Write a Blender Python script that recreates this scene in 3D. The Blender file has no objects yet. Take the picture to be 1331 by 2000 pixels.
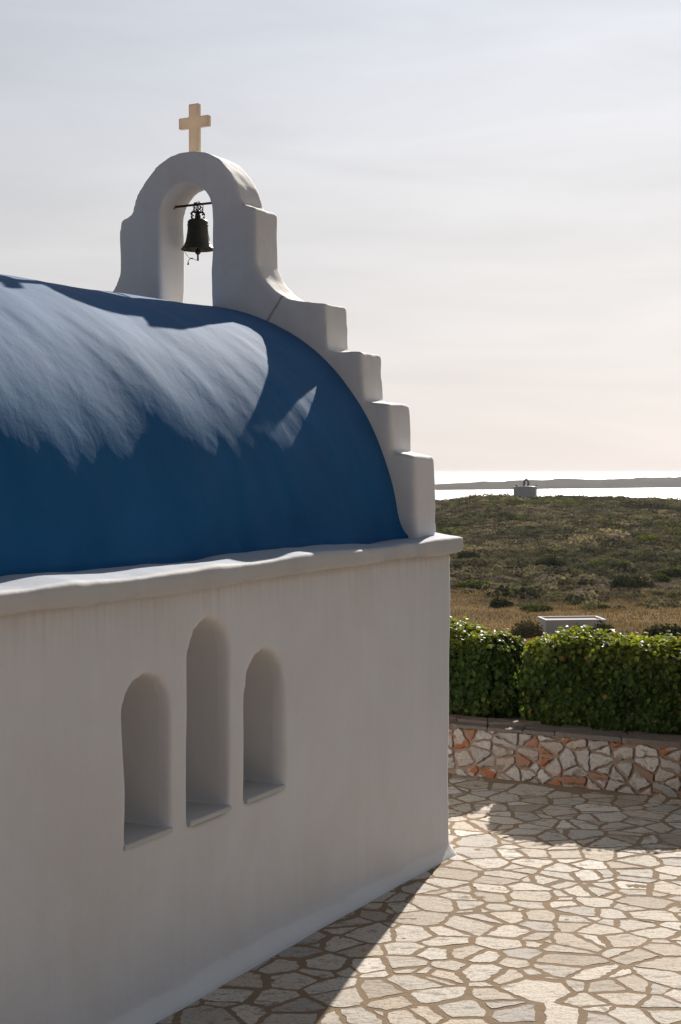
import bpy, bmesh, math, random
import numpy as np
from mathutils import Vector, Matrix, Euler
R = math.radians
S = bpy.context.scene
COL = S.collection

# ------------------------------------------------------------------ camera, sky, sun, exposure
F_PX, EYE = 2773.0, 3.1
SUN_AZ, SUN_EL = R(15.0), R(28.0)          # azimuth from +Y towards +X
cam_d = bpy.data.cameras.new('camera')
cam = bpy.data.objects.new('camera', cam_d); COL.objects.link(cam)
cam.location = (0, 0, EYE)
cam.rotation_euler = (R(90) - math.atan(79 / F_PX), 0, 0)
cam_d.sensor_fit = 'VERTICAL'; cam_d.sensor_height = 36.0
cam_d.lens = 36.0 * F_PX / 2000.0
cam_d.clip_start = 0.1; cam_d.clip_end = 60000
S.camera = cam

world = bpy.data.worlds.new('World'); S.world = world; world.use_nodes = True
wn, wl = world.node_tree.nodes, world.node_tree.links
wn.clear()
sky = wn.new('ShaderNodeTexSky'); sky.sky_type = 'NISHITA'; sky.sun_disc = False
sky.sun_elevation = SUN_EL; sky.sun_rotation = SUN_AZ
sky.altitude = 40; sky.air_density = 1.0; sky.dust_density = 1.6; sky.ozone_density = 1.2
bg = wn.new('ShaderNodeBackground'); bg.inputs[1].default_value = 0.075
wo = wn.new('ShaderNodeOutputWorld')
tc = wn.new('ShaderNodeTexCoord')
mp = wn.new('ShaderNodeMapping'); mp.inputs['Scale'].default_value = (1.6, 1.6, 9.0)
mp.inputs['Rotation'].default_value = (R(7), R(4), R(20))
nz = wn.new('ShaderNodeTexNoise'); nz.inputs['Scale'].default_value = 2.6; nz.inputs['Detail'].default_value = 9
nz.inputs['Roughness'].default_value = 0.55; nz.inputs['Distortion'].default_value = 0.6
# veil of thin high cloud: bright towards the sun, dim and blue away from it
def wmath(op, a, b=0.0):
    x = wn.new('ShaderNodeMath'); x.operation = op
    for v, k in ((a, 0), (b, 1)):
        if isinstance(v, (int, float)): x.inputs[k].default_value = v
        else: wl.new(v, x.inputs[k])
    return x.outputs[0]
dt = wn.new('ShaderNodeVectorMath'); dt.operation = 'DOT_PRODUCT'
dt.inputs[1].default_value = (math.sin(SUN_AZ) * 0.993, math.cos(SUN_AZ) * 0.993, 0.12)
wl.new(tc.outputs['Generated'], dt.inputs[0])
glow = wmath('POWER', wmath('MAXIMUM', dt.outputs['Value'], 0.0), 1.8)
sz = wn.new('ShaderNodeSeparateXYZ'); wl.new(tc.outputs['Generated'], sz.inputs[0])
rp = wn.new('ShaderNodeValToRGB'); wl.new(sz.outputs[2], rp.inputs[0])
e = rp.color_ramp.elements; e.new(0.5)
for k, (p, c) in enumerate([(0.0, (0.86, 0.805, 0.785)), (0.16, (0.80, 0.79, 0.80)), (0.36, (0.69, 0.745, 0.85))]):
    e[k].position = p; e[k].color = (*c, 1)
wisp = wn.new('ShaderNodeMapRange'); wisp.inputs[1].default_value = 0.3; wisp.inputs[2].default_value = 0.75
wisp.inputs[3].default_value = 8.5; wisp.inputs[4].default_value = 9.8
wl.new(tc.outputs['Generated'], mp.inputs[0]); wl.new(mp.outputs[0], nz.inputs[0]); wl.new(nz.outputs[0], wisp.inputs[0])
fr = wn.new('ShaderNodeVectorMath'); fr.operation = 'SCALE'; wl.new(rp.outputs[0], fr.inputs[0]); wl.new(wisp.outputs[0], fr.inputs['Scale'])
veil = wn.new('ShaderNodeMix'); veil.data_type = 'RGBA'; veil.inputs[6].default_value = (1.15, 1.28, 1.5, 1)
wl.new(glow, veil.inputs[0]); wl.new(fr.outputs[0], veil.inputs[7])
mixc = wn.new('ShaderNodeMix'); mixc.data_type = 'RGBA'; mixc.inputs[0].default_value = 0.955
wl.new(sky.outputs[0], mixc.inputs[6]); wl.new(veil.outputs[2], mixc.inputs[7])
wl.new(mixc.outputs[2], bg.inputs[0]); wl.new(bg.outputs[0], wo.inputs[0])

sd = bpy.data.lights.new('sun', 'SUN'); sun = bpy.data.objects.new('sun', sd); COL.objects.link(sun)
sd.energy = 5.0; sd.angle = R(0.5); sd.color = (1.0, 0.93, 0.84)
SUN_DIR = Vector((math.cos(SUN_EL) * math.sin(SUN_AZ), math.cos(SUN_EL) * math.cos(SUN_AZ), math.sin(SUN_EL)))
sun.rotation_euler = SUN_DIR.to_track_quat('Z', 'Y').to_euler()
S.view_settings.view_transform = 'Standard'; S.view_settings.look = 'None'
S.view_settings.exposure = 0.55; S.view_settings.gamma = 1.0; S.view_settings.use_curve_mapping = False

# ------------------------------------------------------------------ frame of the chapel and numpy noise
ANG = 27.353
CX0, CY0 = 0.880, 11.398                    # far outer corner of the chapel's long wall
ca, sa = math.cos(R(ANG)), math.sin(R(ANG))
FRAME = Matrix.Translation((CX0, CY0, 0)) @ Matrix.Rotation(-R(ANG), 4, 'Z')   # local x = -u, local y = s
def W(u, s, z=0.0):
    return Vector((CX0 - u * ca + s * sa, CY0 + u * sa + s * ca, z))
def toUS(x, y):
    dx, dy = x - CX0, y - CY0
    return -dx * ca + dy * sa, dx * sa + dy * ca

def hash2(ix, iy, seed):
    h = (ix.astype(np.int64) * 374761393 + iy.astype(np.int64) * 668265263 + seed * 1442695041) & 0xffffffff
    h = ((h ^ (h >> 13)) * 1274126177) & 0xffffffff
    h = (h ^ (h >> 16)) & 0xffff
    return h / 65535.0
def vnoise(x, y, seed=0):
    x = np.asarray(x, float); y = np.asarray(y, float)
    ix, iy = np.floor(x), np.floor(y); fx, fy = x - ix, y - iy
    fx = fx * fx * fx * (fx * (fx * 6 - 15) + 10); fy = fy * fy * fy * (fy * (fy * 6 - 15) + 10)
    a, b = hash2(ix, iy, seed), hash2(ix + 1, iy, seed)
    c, d = hash2(ix, iy + 1, seed), hash2(ix + 1, iy + 1, seed)
    return (a + (b - a) * fx) * (1 - fy) + (c + (d - c) * fx) * fy - 0.5
def fbm(x, y, oct=4, seed=0):
    t, a = 0.0, 1.0
    for k in range(oct):
        t = t + a * vnoise(np.asarray(x) * 2 ** k + 17.3 * k, np.asarray(y) * 2 ** k - 9.1 * k, seed + k); a *= 0.5
    return t

# ------------------------------------------------------------------ object helpers
def tag(o, label=None, cat=None, group=None, kind=None):
    if label: o['label'] = label
    if cat: o['category'] = cat
    if group: o['group'] = group
    if kind: o['kind'] = kind
    return o
def empty(name, loc=(0, 0, 0), rz=0.0):
    o = bpy.data.objects.new(name, None); COL.objects.link(o)
    o.empty_display_size = 0.2; o.location = loc; o.rotation_euler = (0, 0, rz)
    return o
def link(name, me, mats, parent=None, smooth=False):
    o = bpy.data.objects.new(name, me); COL.objects.link(o)
    for m in (mats if isinstance(mats, (list, tuple)) else [mats]): me.materials.append(m)
    me.polygons.foreach_set('use_smooth', [bool(smooth)] * len(me.polygons))
    if parent: o.parent = parent
    return o
def mesh_np(name, V, Fc, attr=None, matidx=None):
    """V (n,3), Fc (m,k) array of equal-sized faces or a list of such arrays"""
    if not isinstance(Fc, list): Fc = [Fc]
    Fc = [np.asarray(f, np.int32) for f in Fc if len(f)]
    me = bpy.data.meshes.new(name)
    V = np.asarray(V, np.float32)
    me.vertices.add(len(V)); me.vertices.foreach_set('co', V.ravel())
    loops = np.concatenate([f.ravel() for f in Fc])
    tot = np.concatenate([np.full(len(f), f.shape[1], np.int32) for f in Fc])
    start = np.concatenate([[0], np.cumsum(tot)[:-1]]).astype(np.int32)
    me.loops.add(len(loops)); me.loops.foreach_set('vertex_index', loops)
    me.polygons.add(len(tot)); me.polygons.foreach_set('loop_start', start); me.polygons.foreach_set('loop_total', tot)
    if matidx is not None: me.polygons.foreach_set('material_index', np.asarray(matidx, np.int32))
    me.update(calc_edges=True)
    if attr is not None:
        a = me.attributes.new('tint', 'FLOAT_COLOR', 'POINT')
        A = np.ones((len(V), 4), np.float32); A[:, :attr.shape[1]] = attr
        a.data.foreach_set('color', A.ravel())
    return me
def bm_mesh(name, bm):
    me = bpy.data.meshes.new(name); bm.normal_update(); bm.to_mesh(me); bm.free(); return me
def bm_box(bm, x0, x1, y0, y1, z0, z1, bevel=0.0):
    r = bmesh.ops.create_cube(bm, size=1.0)
    for v in r['verts']:
        v.co = Vector(((x0 + x1) / 2 + v.co.x * (x1 - x0), (y0 + y1) / 2 + v.co.y * (y1 - y0), (z0 + z1) / 2 + v.co.z * (z1 - z0)))
    if bevel:
        es = list({e for v in r['verts'] for e in v.link_edges})
        bmesh.ops.bevel(bm, geom=es, offset=bevel, segments=2, affect='EDGES')
def bm_extrude_poly(bm, pts, y0, y1):
    """outline of (x,z) points extruded along y"""
    a = [bm.verts.new((x, y0, z)) for x, z in pts]; b = [bm.verts.new((x, y1, z)) for x, z in pts]
    n = len(pts)
    bm.faces.new(a); bm.faces.new(b[::-1])
    for i in range(n): bm.faces.new((a[i], b[i], b[(i + 1) % n], a[(i + 1) % n]))
    bmesh.ops.recalc_face_normals(bm, faces=bm.faces)
def bm_tube(bm, pts, rad, n=10, cap=True):
    pts = [Vector(p) for p in pts]
    rads = rad if isinstance(rad, (list, tuple)) else [rad] * len(pts)
    rings = []
    for i, p in enumerate(pts):
        d = (pts[min(i + 1, len(pts) - 1)] - pts[max(i - 1, 0)]).normalized()
        q = d.to_track_quat('Z', 'Y')
        rings.append([bm.verts.new(p + q @ Vector((math.cos(2 * math.pi * k / n) * rads[i], math.sin(2 * math.pi * k / n) * rads[i], 0))) for k in range(n)])
    for a, b in zip(rings, rings[1:]):
        for k in range(n): bm.faces.new((a[k], a[(k + 1) % n], b[(k + 1) % n], b[k]))
    if cap: bm.faces.new(rings[0][::-1]); bm.faces.new(rings[-1])
def bm_lathe(bm, prof, c=(0, 0, 0), n=40):
    rings = []
    for r, z in prof:
        rings.append([bm.verts.new((c[0] + r * math.cos(2 * math.pi * k / n), c[1] + r * math.sin(2 * math.pi * k / n), c[2] + z)) for k in range(n)])
    for a, b in zip(rings, rings[1:]):
        for k in range(n): bm.faces.new((a[k], a[(k + 1) % n], b[(k + 1) % n], b[k]))
def sculpt(me, voxel, smooth=6, cutters=(), disp=0.0, dsize=0.5, seed=0.0):
    """boolean cuts, voxel remesh and smoothing, baked: gives hand-plastered rounded edges"""
    o = bpy.data.objects.new('tmp', me); COL.objects.link(o)
    cut = []
    for c in cutters:
        co = bpy.data.objects.new('tmp_cut', c); COL.objects.link(co); cut.append(co)
        m = o.modifiers.new('b', 'BOOLEAN'); m.operation = 'DIFFERENCE'; m.object = co; m.solver = 'EXACT'
    m = o.modifiers.new('r', 'REMESH'); m.mode = 'VOXEL'; m.voxel_size = voxel; m.adaptivity = 0
    if smooth:
        m = o.modifiers.new('s', 'SMOOTH'); m.iterations = smooth; m.factor = 0.5
    dg = bpy.context.evaluated_depsgraph_get(); dg.update()
    out = bpy.data.meshes.new_from_object(o.evaluated_get(dg))
    for x in [o] + cut: bpy.data.objects.remove(x)
    if disp:
        n = len(out.vertices); co = np.empty(n * 3, np.float32); out.vertices.foreach_get('co', co); co = co.reshape(-1, 3)
        no = np.empty(n * 3, np.float32); out.vertices.foreach_get('normal', no); no = no.reshape(-1, 3)
        q = co / dsize + seed
        d = fbm(q[:, 0] + q[:, 2] * 0.37, q[:, 1] + q[:, 2] * 0.71, 3, 5) + fbm(q[:, 1] * 0.8, q[:, 2] + 3.1 + q[:, 0] * .9, 3, 9)
        co += no * (d * disp)[:, None]
        out.vertices.foreach_set('co', co.ravel()); out.update()
    return out

# ------------------------------------------------------------------ materials
class NT:
    def __init__(s, name):
        s.m = bpy.data.materials.new(name); s.m.use_nodes = True
        s.t = s.m.node_tree; s.b = s.t.nodes['Principled BSDF']; s.o = s.t.nodes['Material Output']
    def n(s, ty, **kw):
        nd = s.t.nodes.new('ShaderNode' + ty)
        for k, v in kw.items():
            if k.startswith('i_'): nd.inputs[k[2:].replace('_', ' ')].default_value = v
            else: setattr(nd, k, v)
        return nd
    def l(s, a, b): s.t.links.new(a, b)
    def coord(s, scale=(1, 1, 1), rot=(0, 0, 0), loc=(0, 0, 0), out='Object'):
        t = s.n('TexCoord'); m = s.n('Mapping'); m.inputs['Scale'].default_value = scale
        m.inputs['Rotation'].default_value = rot; m.inputs['Location'].default_value = loc
        s.l(t.outputs[out], m.inputs[0]); return m.outputs[0]
    def noise(s, vec, scale, detail=4, rough=0.55, dist=0.0):
        x = s.n('TexNoise'); x.inputs['Scale'].default_value = scale; x.inputs['Detail'].default_value = detail
        x.inputs['Roughness'].default_value = rough; x.inputs['Distortion'].default_value = dist
        s.l(vec, x.inputs[0]); return x.outputs[0]
    def ramp(s, fac, stops):
        r = s.n('ValToRGB'); e = r.color_ramp.elements
        while len(e) < len(stops): e.new(0.5)
        for k, (p, c) in enumerate(stops):
            e[k].position = p; e[k].color = (c[0], c[1], c[2], 1) if isinstance(c, (tuple, list)) else (c, c, c, 1)
        s.l(fac, r.inputs[0]); return r.outputs[0]
    def mix(s, fac, a, b, mode='MIX'):
        x = s.n('Mix', data_type='RGBA', blend_type=mode)
        for v, i in ((fac, 0), (a, 6), (b, 7)):
            if isinstance(v, (int, float)): x.inputs[i].default_value = v
            elif isinstance(v, (tuple, list)): x.inputs[i].default_value = (v[0], v[1], v[2], 1)
            else: s.l(v, x.inputs[i])
        return x.outputs[2]
    def math(s, op, a, b=0.0, c=None):
        x = s.n('Math', operation=op)
        for v, i in ((a, 0), (b, 1), (c, 2)):
            if v is None: continue
            if isinstance(v, (int, float)): x.inputs[i].default_value = v
            else: s.l(v, x.inputs[i])
        return x.outputs[0]
    def bump(s, h, strength=0.3, dist=0.01, normal=None):
        x = s.n('Bump'); x.inputs['Strength'].default_value = strength; x.inputs['Distance'].default_value = dist
        s.l(h, x.inputs['Height'])
        if normal is not None: s.l(normal, x.inputs['Normal'])
        return x.outputs[0]
    def fin(s, col=None, rough=None, normal=None, spec=None, metal=None):
        for v, k in ((col, 'Base Color'), (rough, 'Roughness'), (spec, 'Specular IOR Level'), (metal, 'Metallic')):
            if v is None: continue
            if isinstance(v, (int, float)): s.b.inputs[k].default_value = v
            elif isinstance(v, (tuple, list)): s.b.inputs[k].default_value = (v[0], v[1], v[2], 1)
            else: s.l(v, s.b.inputs[k])
        if normal is not None: s.l(normal, s.b.inputs['Normal'])
        return s.m

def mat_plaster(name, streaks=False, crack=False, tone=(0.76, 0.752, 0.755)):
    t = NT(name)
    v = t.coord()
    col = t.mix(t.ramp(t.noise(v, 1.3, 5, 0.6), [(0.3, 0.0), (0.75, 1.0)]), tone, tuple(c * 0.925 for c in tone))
    # faint vertical wash marks
    vs = t.coord(scale=(9, 9, 0.35))
    col = t.mix(t.math('MULTIPLY', t.ramp(t.noise(vs, 1.0, 5, 0.6), [(0.45, 0.0), (0.8, 1.0)]), 0.20), col, (0.62, 0.58, 0.55))
    col = t.mix(t.math('MULTIPLY', t.ramp(t.noise(v, 0.8, 6, 0.65, 0.8), [(0.5, 0.0), (0.62, 1.0)]), 0.35), col, (0.70, 0.66, 0.64))
    if streaks:
        sx = t.n('SeparateXYZ'); t.l(t.coord(), sx.inputs[0])
        vd = t.coord(scale=(20, 20, 0.9))
        nn = t.noise(vd, 1.0, 4, 0.6)
        top = t.n('MapRange'); top.inputs[1].default_value = 1.95; top.inputs[2].default_value = 2.47; t.l(sx.outputs[2], top.inputs[0])
        tt = t.math('POWER', top.outputs[0], 2.2)
        f = t.math('MULTIPLY', t.ramp(nn, [(0.40, 0.0), (0.72, 1.0)]), tt)
        col = t.mix(t.math('MULTIPLY', f, 0.42), col, (0.50, 0.38, 0.28))
        # stain line hugging the underside of the cornice
        ln = t.n('MapRange'); ln.inputs[1].default_value = 2.395; ln.inputs[2].default_value = 2.455; t.l(sx.outputs[2], ln.inputs[0])
        n2 = t.noise(t.coord(scale=(1.4, 1.4, 1)), 1.4, 4)
        col = t.mix(t.math('MULTIPLY', t.math('MULTIPLY', ln.outputs[0], t.ramp(n2, [(0.3, 0.35), (0.65, 1.0)])), 0.6), col, (0.52, 0.36, 0.22))
        # whitewashed foot of the wall, brighter than the rest
        ft = t.n('MapRange'); ft.inputs[1].default_value = 0.11; ft.inputs[2].default_value = 0.085
        rs_ = t.n('MapRange', interpolation_type='SMOOTHSTEP'); rs_.inputs[1].default_value = 0.6; rs_.inputs[2].default_value = -3.6; rs_.inputs[4].default_value = 0.11; t.l(sx.outputs[1], rs_.inputs[0])
        wob = t.math('ADD', t.math('SUBTRACT', sx.outputs[2], rs_.outputs[0]), t.math('MULTIPLY', t.math('SUBTRACT', t.noise(v, 1.7, 2), 0.5), 0.12)); t.l(wob, ft.inputs[0])
        col = t.mix(t.math('MULTIPLY', ft.outputs[0], 0.8), col, (0.84, 0.84, 0.83))
    if crack:
        # brown hairline crack through the parapet next to the belfry
        sx = t.n('SeparateXYZ'); t.l(v, sx.inputs[0])
        # line x = -1.29 + (z-4.48)*k  from (-1.29,4.49) down to (-1.42,4.31)
        wob = t.math('MULTIPLY', t.math('SUBTRACT', t.noise(v, 14, 3), 0.5), 0.03)
        lx = t.math('ADD', t.math('MULTIPLY_ADD', t.math('SUBTRACT', sx.outputs[2], 4.49), 0.72, -1.285), wob)
        d = t.math('ABSOLUTE', t.math('SUBTRACT', sx.outputs[0], lx))
        k = t.n('MapRange'); k.inputs[1].default_value = 0.02; k.inputs[2].default_value = 0.002; t.l(d, k.inputs[0])
        zz = t.n('MapRange'); zz.inputs[1].default_value = 4.58; zz.inputs[2].default_value = 4.54; t.l(sx.outputs[2], zz.inputs[0])
        col = t.mix(t.math('MULTIPLY', t.math('MULTIPLY', k.outputs[0], zz.outputs[0]), 0.75), col, (0.30, 0.19, 0.12))
        # weathered grey-brown speckle on the upward faces of the arch
        g = t.n('NewGeometry'); sn = t.n('SeparateXYZ'); t.l(g.outputs['Normal'], sn.inputs[0])
        up = t.ramp(sn.outputs[2], [(0.25, 0.0), (0.7, 1.0)])
        sp = t.ramp(t.noise(v, 7, 7, 0.75), [(0.44, 0.0), (0.62, 1.0)])
        col = t.mix(t.math('MULTIPLY', t.math('MULTIPLY', up, sp), 0.6), col, (0.42, 0.34, 0.27))
    h = t.math('ADD', t.noise(v, 34, 5, 0.6), t.math('MULTIPLY', t.noise(v, 5, 3), 2.0))
    return t.fin(col, 0.82, t.bump(h, 0.35, 0.006), 0.25)
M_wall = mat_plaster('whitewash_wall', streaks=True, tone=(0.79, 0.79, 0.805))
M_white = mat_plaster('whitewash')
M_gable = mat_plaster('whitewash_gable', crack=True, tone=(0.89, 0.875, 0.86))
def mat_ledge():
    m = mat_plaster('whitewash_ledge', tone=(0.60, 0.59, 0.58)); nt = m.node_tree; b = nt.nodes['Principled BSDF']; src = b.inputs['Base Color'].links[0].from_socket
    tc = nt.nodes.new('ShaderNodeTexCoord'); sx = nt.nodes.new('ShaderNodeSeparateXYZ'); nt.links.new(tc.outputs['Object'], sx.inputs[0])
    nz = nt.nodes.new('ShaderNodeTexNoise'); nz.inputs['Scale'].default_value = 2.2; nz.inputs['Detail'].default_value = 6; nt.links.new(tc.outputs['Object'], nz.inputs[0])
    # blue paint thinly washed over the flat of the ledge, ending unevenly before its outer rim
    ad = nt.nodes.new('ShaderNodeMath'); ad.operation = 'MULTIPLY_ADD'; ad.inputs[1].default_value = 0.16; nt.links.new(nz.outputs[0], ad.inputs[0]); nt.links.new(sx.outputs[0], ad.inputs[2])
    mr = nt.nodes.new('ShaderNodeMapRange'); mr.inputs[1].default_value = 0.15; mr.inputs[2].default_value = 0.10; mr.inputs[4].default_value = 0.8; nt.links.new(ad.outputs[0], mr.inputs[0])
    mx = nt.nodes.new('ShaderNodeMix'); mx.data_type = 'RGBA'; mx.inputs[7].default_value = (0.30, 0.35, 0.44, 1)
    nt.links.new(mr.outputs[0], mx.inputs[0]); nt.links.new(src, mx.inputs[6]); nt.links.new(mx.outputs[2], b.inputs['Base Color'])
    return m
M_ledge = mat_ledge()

def mat_roof():
    t = NT('blue_roof_paint')
    v = t.coord(out='UV')                          # u along the ridge, v round the vault (metres)
    def vs(a, b, rot=0.0):
        m = t.n('Mapping'); m.inputs['Scale'].default_value = (a, b, 1); m.inputs['Rotation'].default_value = (0, 0, rot); t.l(v, m.inputs[0]); return m.outputs[0]
    n1 = t.noise(vs(3.5, 0.5, 0.12), 1.0, 6, 0.62, 0.3)
    n2 = t.noise(vs(1, 1), 1.6, 5, 0.6)
    col = t.mix(t.ramp(n2, [(0.3, 0.0), (0.7, 1.0)]), (0.001, 0.092, 0.245), (0.003, 0.118, 0.30))
    col = t.mix(t.math('MULTIPLY', t.ramp(n1, [(0.42, 0.0), (0.75, 1.0)]), 0.30), col, (0.02, 0.12, 0.27))
    sp = t.ramp(t.noise(vs(1, 1), 60, 3, 0.5), [(0.70, 0.0), (0.78, 1.0)])
    col = t.mix(t.math('MULTIPLY', sp, 0.25), col, (0.25, 0.30, 0.38))
    h = t.math('ADD', t.math('MULTIPLY', t.noise(vs(8, 4.0, 0.3), 1.0, 7, 0.65, 0.8), 1.0), t.math('ADD', t.math('MULTIPLY', t.noise(vs(1, 1), 60, 4, 0.65), 0.35), t.math('MULTIPLY', t.noise(vs(1, 1), 9, 4, 0.6), 0.7)))
    t.b.inputs['Sheen Weight'].default_value = 0.09; t.b.inputs['Sheen Roughness'].default_value = 0.45; t.b.inputs['Sheen Tint'].default_value = (1.0, 0.86, 0.74, 1)   # chalky bloom on the lime paint
    return t.fin(col, 0.80, t.bump(h, 0.16, 0.015), 0.16)
M_roof = mat_roof()

def mat_stone_top(name, pal, mortar=False):
    t = NT(name)
    g = t.n('NewGeometry')
    rnd = g.outputs['Random Per Island']
    v = t.coord()
    col = t.ramp(rnd, [(i / (len(pal) - 1), c) for i, c in enumerate(pal)])
    # per-stone offset so that the veins do not run through neighbouring stones
    sc = t.n('Combine' + 'XYZ'); t.l(t.math('MULTIPLY', rnd, 37.0), sc.inputs[0]); t.l(t.math('MULTIPLY', rnd, 91.0), sc.inputs[1]); t.l(t.math('MULTIPLY', rnd, 13.0), sc.inputs[2])
    ad = t.n('VectorMath', operation='ADD'); t.l(v, ad.inputs[0]); t.l(sc.outputs[0], ad.inputs[1])
    m = t.n('Mapping'); m.inputs['Scale'].default_value = (3.4, 6.5, 5.0); m.inputs['Rotation'].default_value = (0, 0, R(-12)); t.l(ad.outputs[0], m.inputs[0])
    vein = t.noise(m.outputs[0], 2.2, 7, 0.68, 0.5)
    grain = t.noise(ad.outputs[0], 46, 5, 0.7)
    col = t.mix(t.ramp(vein, [(0.37, 0.9), (0.445, 0.0)]), col, (0.24, 0.20, 0.16))
    col = t.mix(t.math('MULTIPLY', t.ramp(grain, [(0.34, 1.0), (0.52, 0.0)]), 0.65), col, (0.20, 0.175, 0.15))
    h = t.math('ADD', t.math('MULTIPLY', vein, 1.6), t.math('MULTIPLY', grain, 0.6))
    return t.fin(col, 0.72, t.bump(h, 0.75, 0.010), 0.10)
M_pave = mat_stone_top('paving_stone', [(0.44, 0.37, 0.285), (0.60, 0.53, 0.445), (0.46, 0.41, 0.345), (0.66, 0.605, 0.53), (0.36, 0.295, 0.225), (0.56, 0.47, 0.365), (0.40, 0.365, 0.325), (0.58, 0.52, 0.44)])
M_wallstone = mat_stone_top('wall_stone', [(0.50, 0.47, 0.44), (0.42, 0.39, 0.36), (0.56, 0.53, 0.48), (0.38, 0.35, 0.33), (0.44, 0.35, 0.29), (0.54, 0.50, 0.46)])
M_rust = mat_stone_top('rust_stone', [(0.36, 0.15, 0.08), (0.33, 0.19, 0.13), (0.40, 0.19, 0.10)])
def mat_mottled():
    m = mat_stone_top('rust_patched_stone', [(0.50, 0.46, 0.42), (0.46, 0.40, 0.36)]); m.name = 'rust_patched_stone'
    nt = m.node_tree; b = nt.nodes['Principled BSDF']; src = b.inputs['Base Color'].links[0].from_socket
    tc = nt.nodes.new('ShaderNodeTexCoord'); nz = nt.nodes.new('ShaderNodeTexNoise'); nz.inputs['Scale'].default_value = 5.5; nz.inputs['Detail'].default_value = 5
    r = nt.nodes.new('ShaderNodeValToRGB'); r.color_ramp.elements[0].position = 0.47; r.color_ramp.elements[1].position = 0.53
    mx = nt.nodes.new('ShaderNodeMix'); mx.data_type = 'RGBA'; mx.inputs[7].default_value = (0.37, 0.14, 0.07, 1)
    nt.links.new(tc.outputs['Object'], nz.inputs[0]); nt.links.new(nz.outputs[0], r.inputs[0]); nt.links.new(r.outputs[0], mx.inputs[0])
    nt.links.new(src, mx.inputs[6]); nt.links.new(mx.outputs[2], b.inputs['Base Color'])
    return m
M_mottled = mat_mottled()
M_coping = mat_stone_top('coping_slab', [(0.18, 0.14, 0.115), (0.14, 0.12, 0.11), (0.20, 0.13, 0.10)])
def mat_mortar(name, c1, c2):
    t = NT(name); v = t.coord()
    col = t.mix(t.noise(v, 3.0, 5, 0.6), c1, c2)
    col = t.mix(t.math('MULTIPLY', t.ramp(t.noise(v, 120, 3), [(0.5, 0.0), (0.7, 1.0)]), 0.5), col, (0.30, 0.22, 0.15))
    return t.fin(col, 0.9, t.bump(t.math('ADD', t.noise(v, 60, 4, 0.7), t.noise(v, 9, 3)), 0.7, 0.012), 0.05)
M_mortar = mat_mortar('mortar', (0.215, 0.155, 0.102), (0.30, 0.22, 0.148))
M_wallmortar = mat_mortar('wall_mortar', (0.38, 0.275, 0.21), (0.29, 0.205, 0.155))
def mat_simple(name, c, rough=0.7, metal=0.0, spec=0.4, nscale=30, var=0.3, bump=0.3):
    t = NT(name); v = t.coord()
    col = t.mix(t.noise(v, nscale, 4), tuple(x * (1 - var) for x in c), tuple(min(1, x * (1 + var)) for x in c))
    return t.fin(col, rough, t.bump(t.noise(v, nscale * 3, 4), bump, 0.004), spec, metal)
M_cross = mat_simple('weathered_marble', (0.72, 0.62, 0.50), 0.6, nscale=14, var=0.14)
_t = M_cross.node_tree; _tr = _t.nodes.new('ShaderNodeBsdfTranslucent'); _tr.inputs[0].default_value = (0.84, 0.74, 0.62, 1)
_mx = _t.nodes.new('ShaderNodeMixShader'); _mx.inputs[0].default_value = 0.36      # thin slab of marble lets the low sun through
_t.links.new(_t.nodes['Principled BSDF'].outputs[0], _mx.inputs[1]); _t.links.new(_tr.outputs[0], _mx.inputs[2]); _t.links.new(_mx.outputs[0], _t.nodes['Material Output'].inputs[0])
M_sill = mat_simple('marble_sill', (0.55, 0.55, 0.54), 0.35, nscale=8, var=0.08, bump=0.08)
M_bronze = mat_simple('aged_bronze', (0.055, 0.055, 0.04), 0.5, 0.7, nscale=25)
M_iron = mat_simple('rusty_iron', (0.075, 0.035, 0.022), 0.75, 0.3)
M_wire = mat_simple('dark_wire', (0.05, 0.045, 0.04), 0.6, 0.5)
M_soil = mat_simple('soil', (0.14, 0.10, 0.07), 0.95, nscale=12)
M_hut = mat_simple('hut_whitewash', (0.66, 0.64, 0.63), 0.85, nscale=1.0, var=0.06, bump=0.1)
M_hutroof = mat_simple('hut_roof_screed', (0.42, 0.36, 0.32), 0.9, nscale=1.5, var=0.15)
M_darkdoor = mat_simple('dark_paint', (0.05, 0.08, 0.12), 0.6)
M_bark = mat_simple('bark', (0.10, 0.075, 0.055), 0.9)

def mat_leaf(name, trans=0.35, rough=0.38, spec=0.5, tcol=1.6, lo=0.65, hi=1.4):
    t = NT(name)
    a = t.n('Attribute'); a.attribute_name = 'tint'; g = t.n('NewGeometry')
    k = t.n('MapRange'); k.inputs[3].default_value = lo; k.inputs[4].default_value = hi; t.l(g.outputs['Random Per Island'], k.inputs[0])
    hs = t.n('HueSaturation'); t.l(k.outputs[0], hs.inputs['Value']); t.l(a.outputs['Color'], hs.inputs['Color'])
    t.fin(hs.outputs[0], rough, None, spec)
    tr = t.n('BsdfTranslucent'); mm = t.mix(1.0, hs.outputs[0], (tcol * 1.05, tcol, tcol * 0.35), 'MULTIPLY'); t.l(mm, tr.inputs[0])
    mx = t.n('MixShader'); mx.inputs[0].default_value = trans
    t.l(t.b.outputs[0], mx.inputs[1]); t.l(tr.outputs[0], mx.inputs[2]); t.l(mx.outputs[0], t.o.inputs[0])
    return t.m
M_leaf = mat_leaf('hedge_leaf', 0.40, 0.5, 0.25, 2.0)
M_scrub = mat_leaf('scrub_leaf', 0.18, 0.9, 0.0, 1.2, 0.8, 1.2)
M_core = mat_simple('hedge_shade', (0.018, 0.028, 0.008), 0.9)

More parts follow.
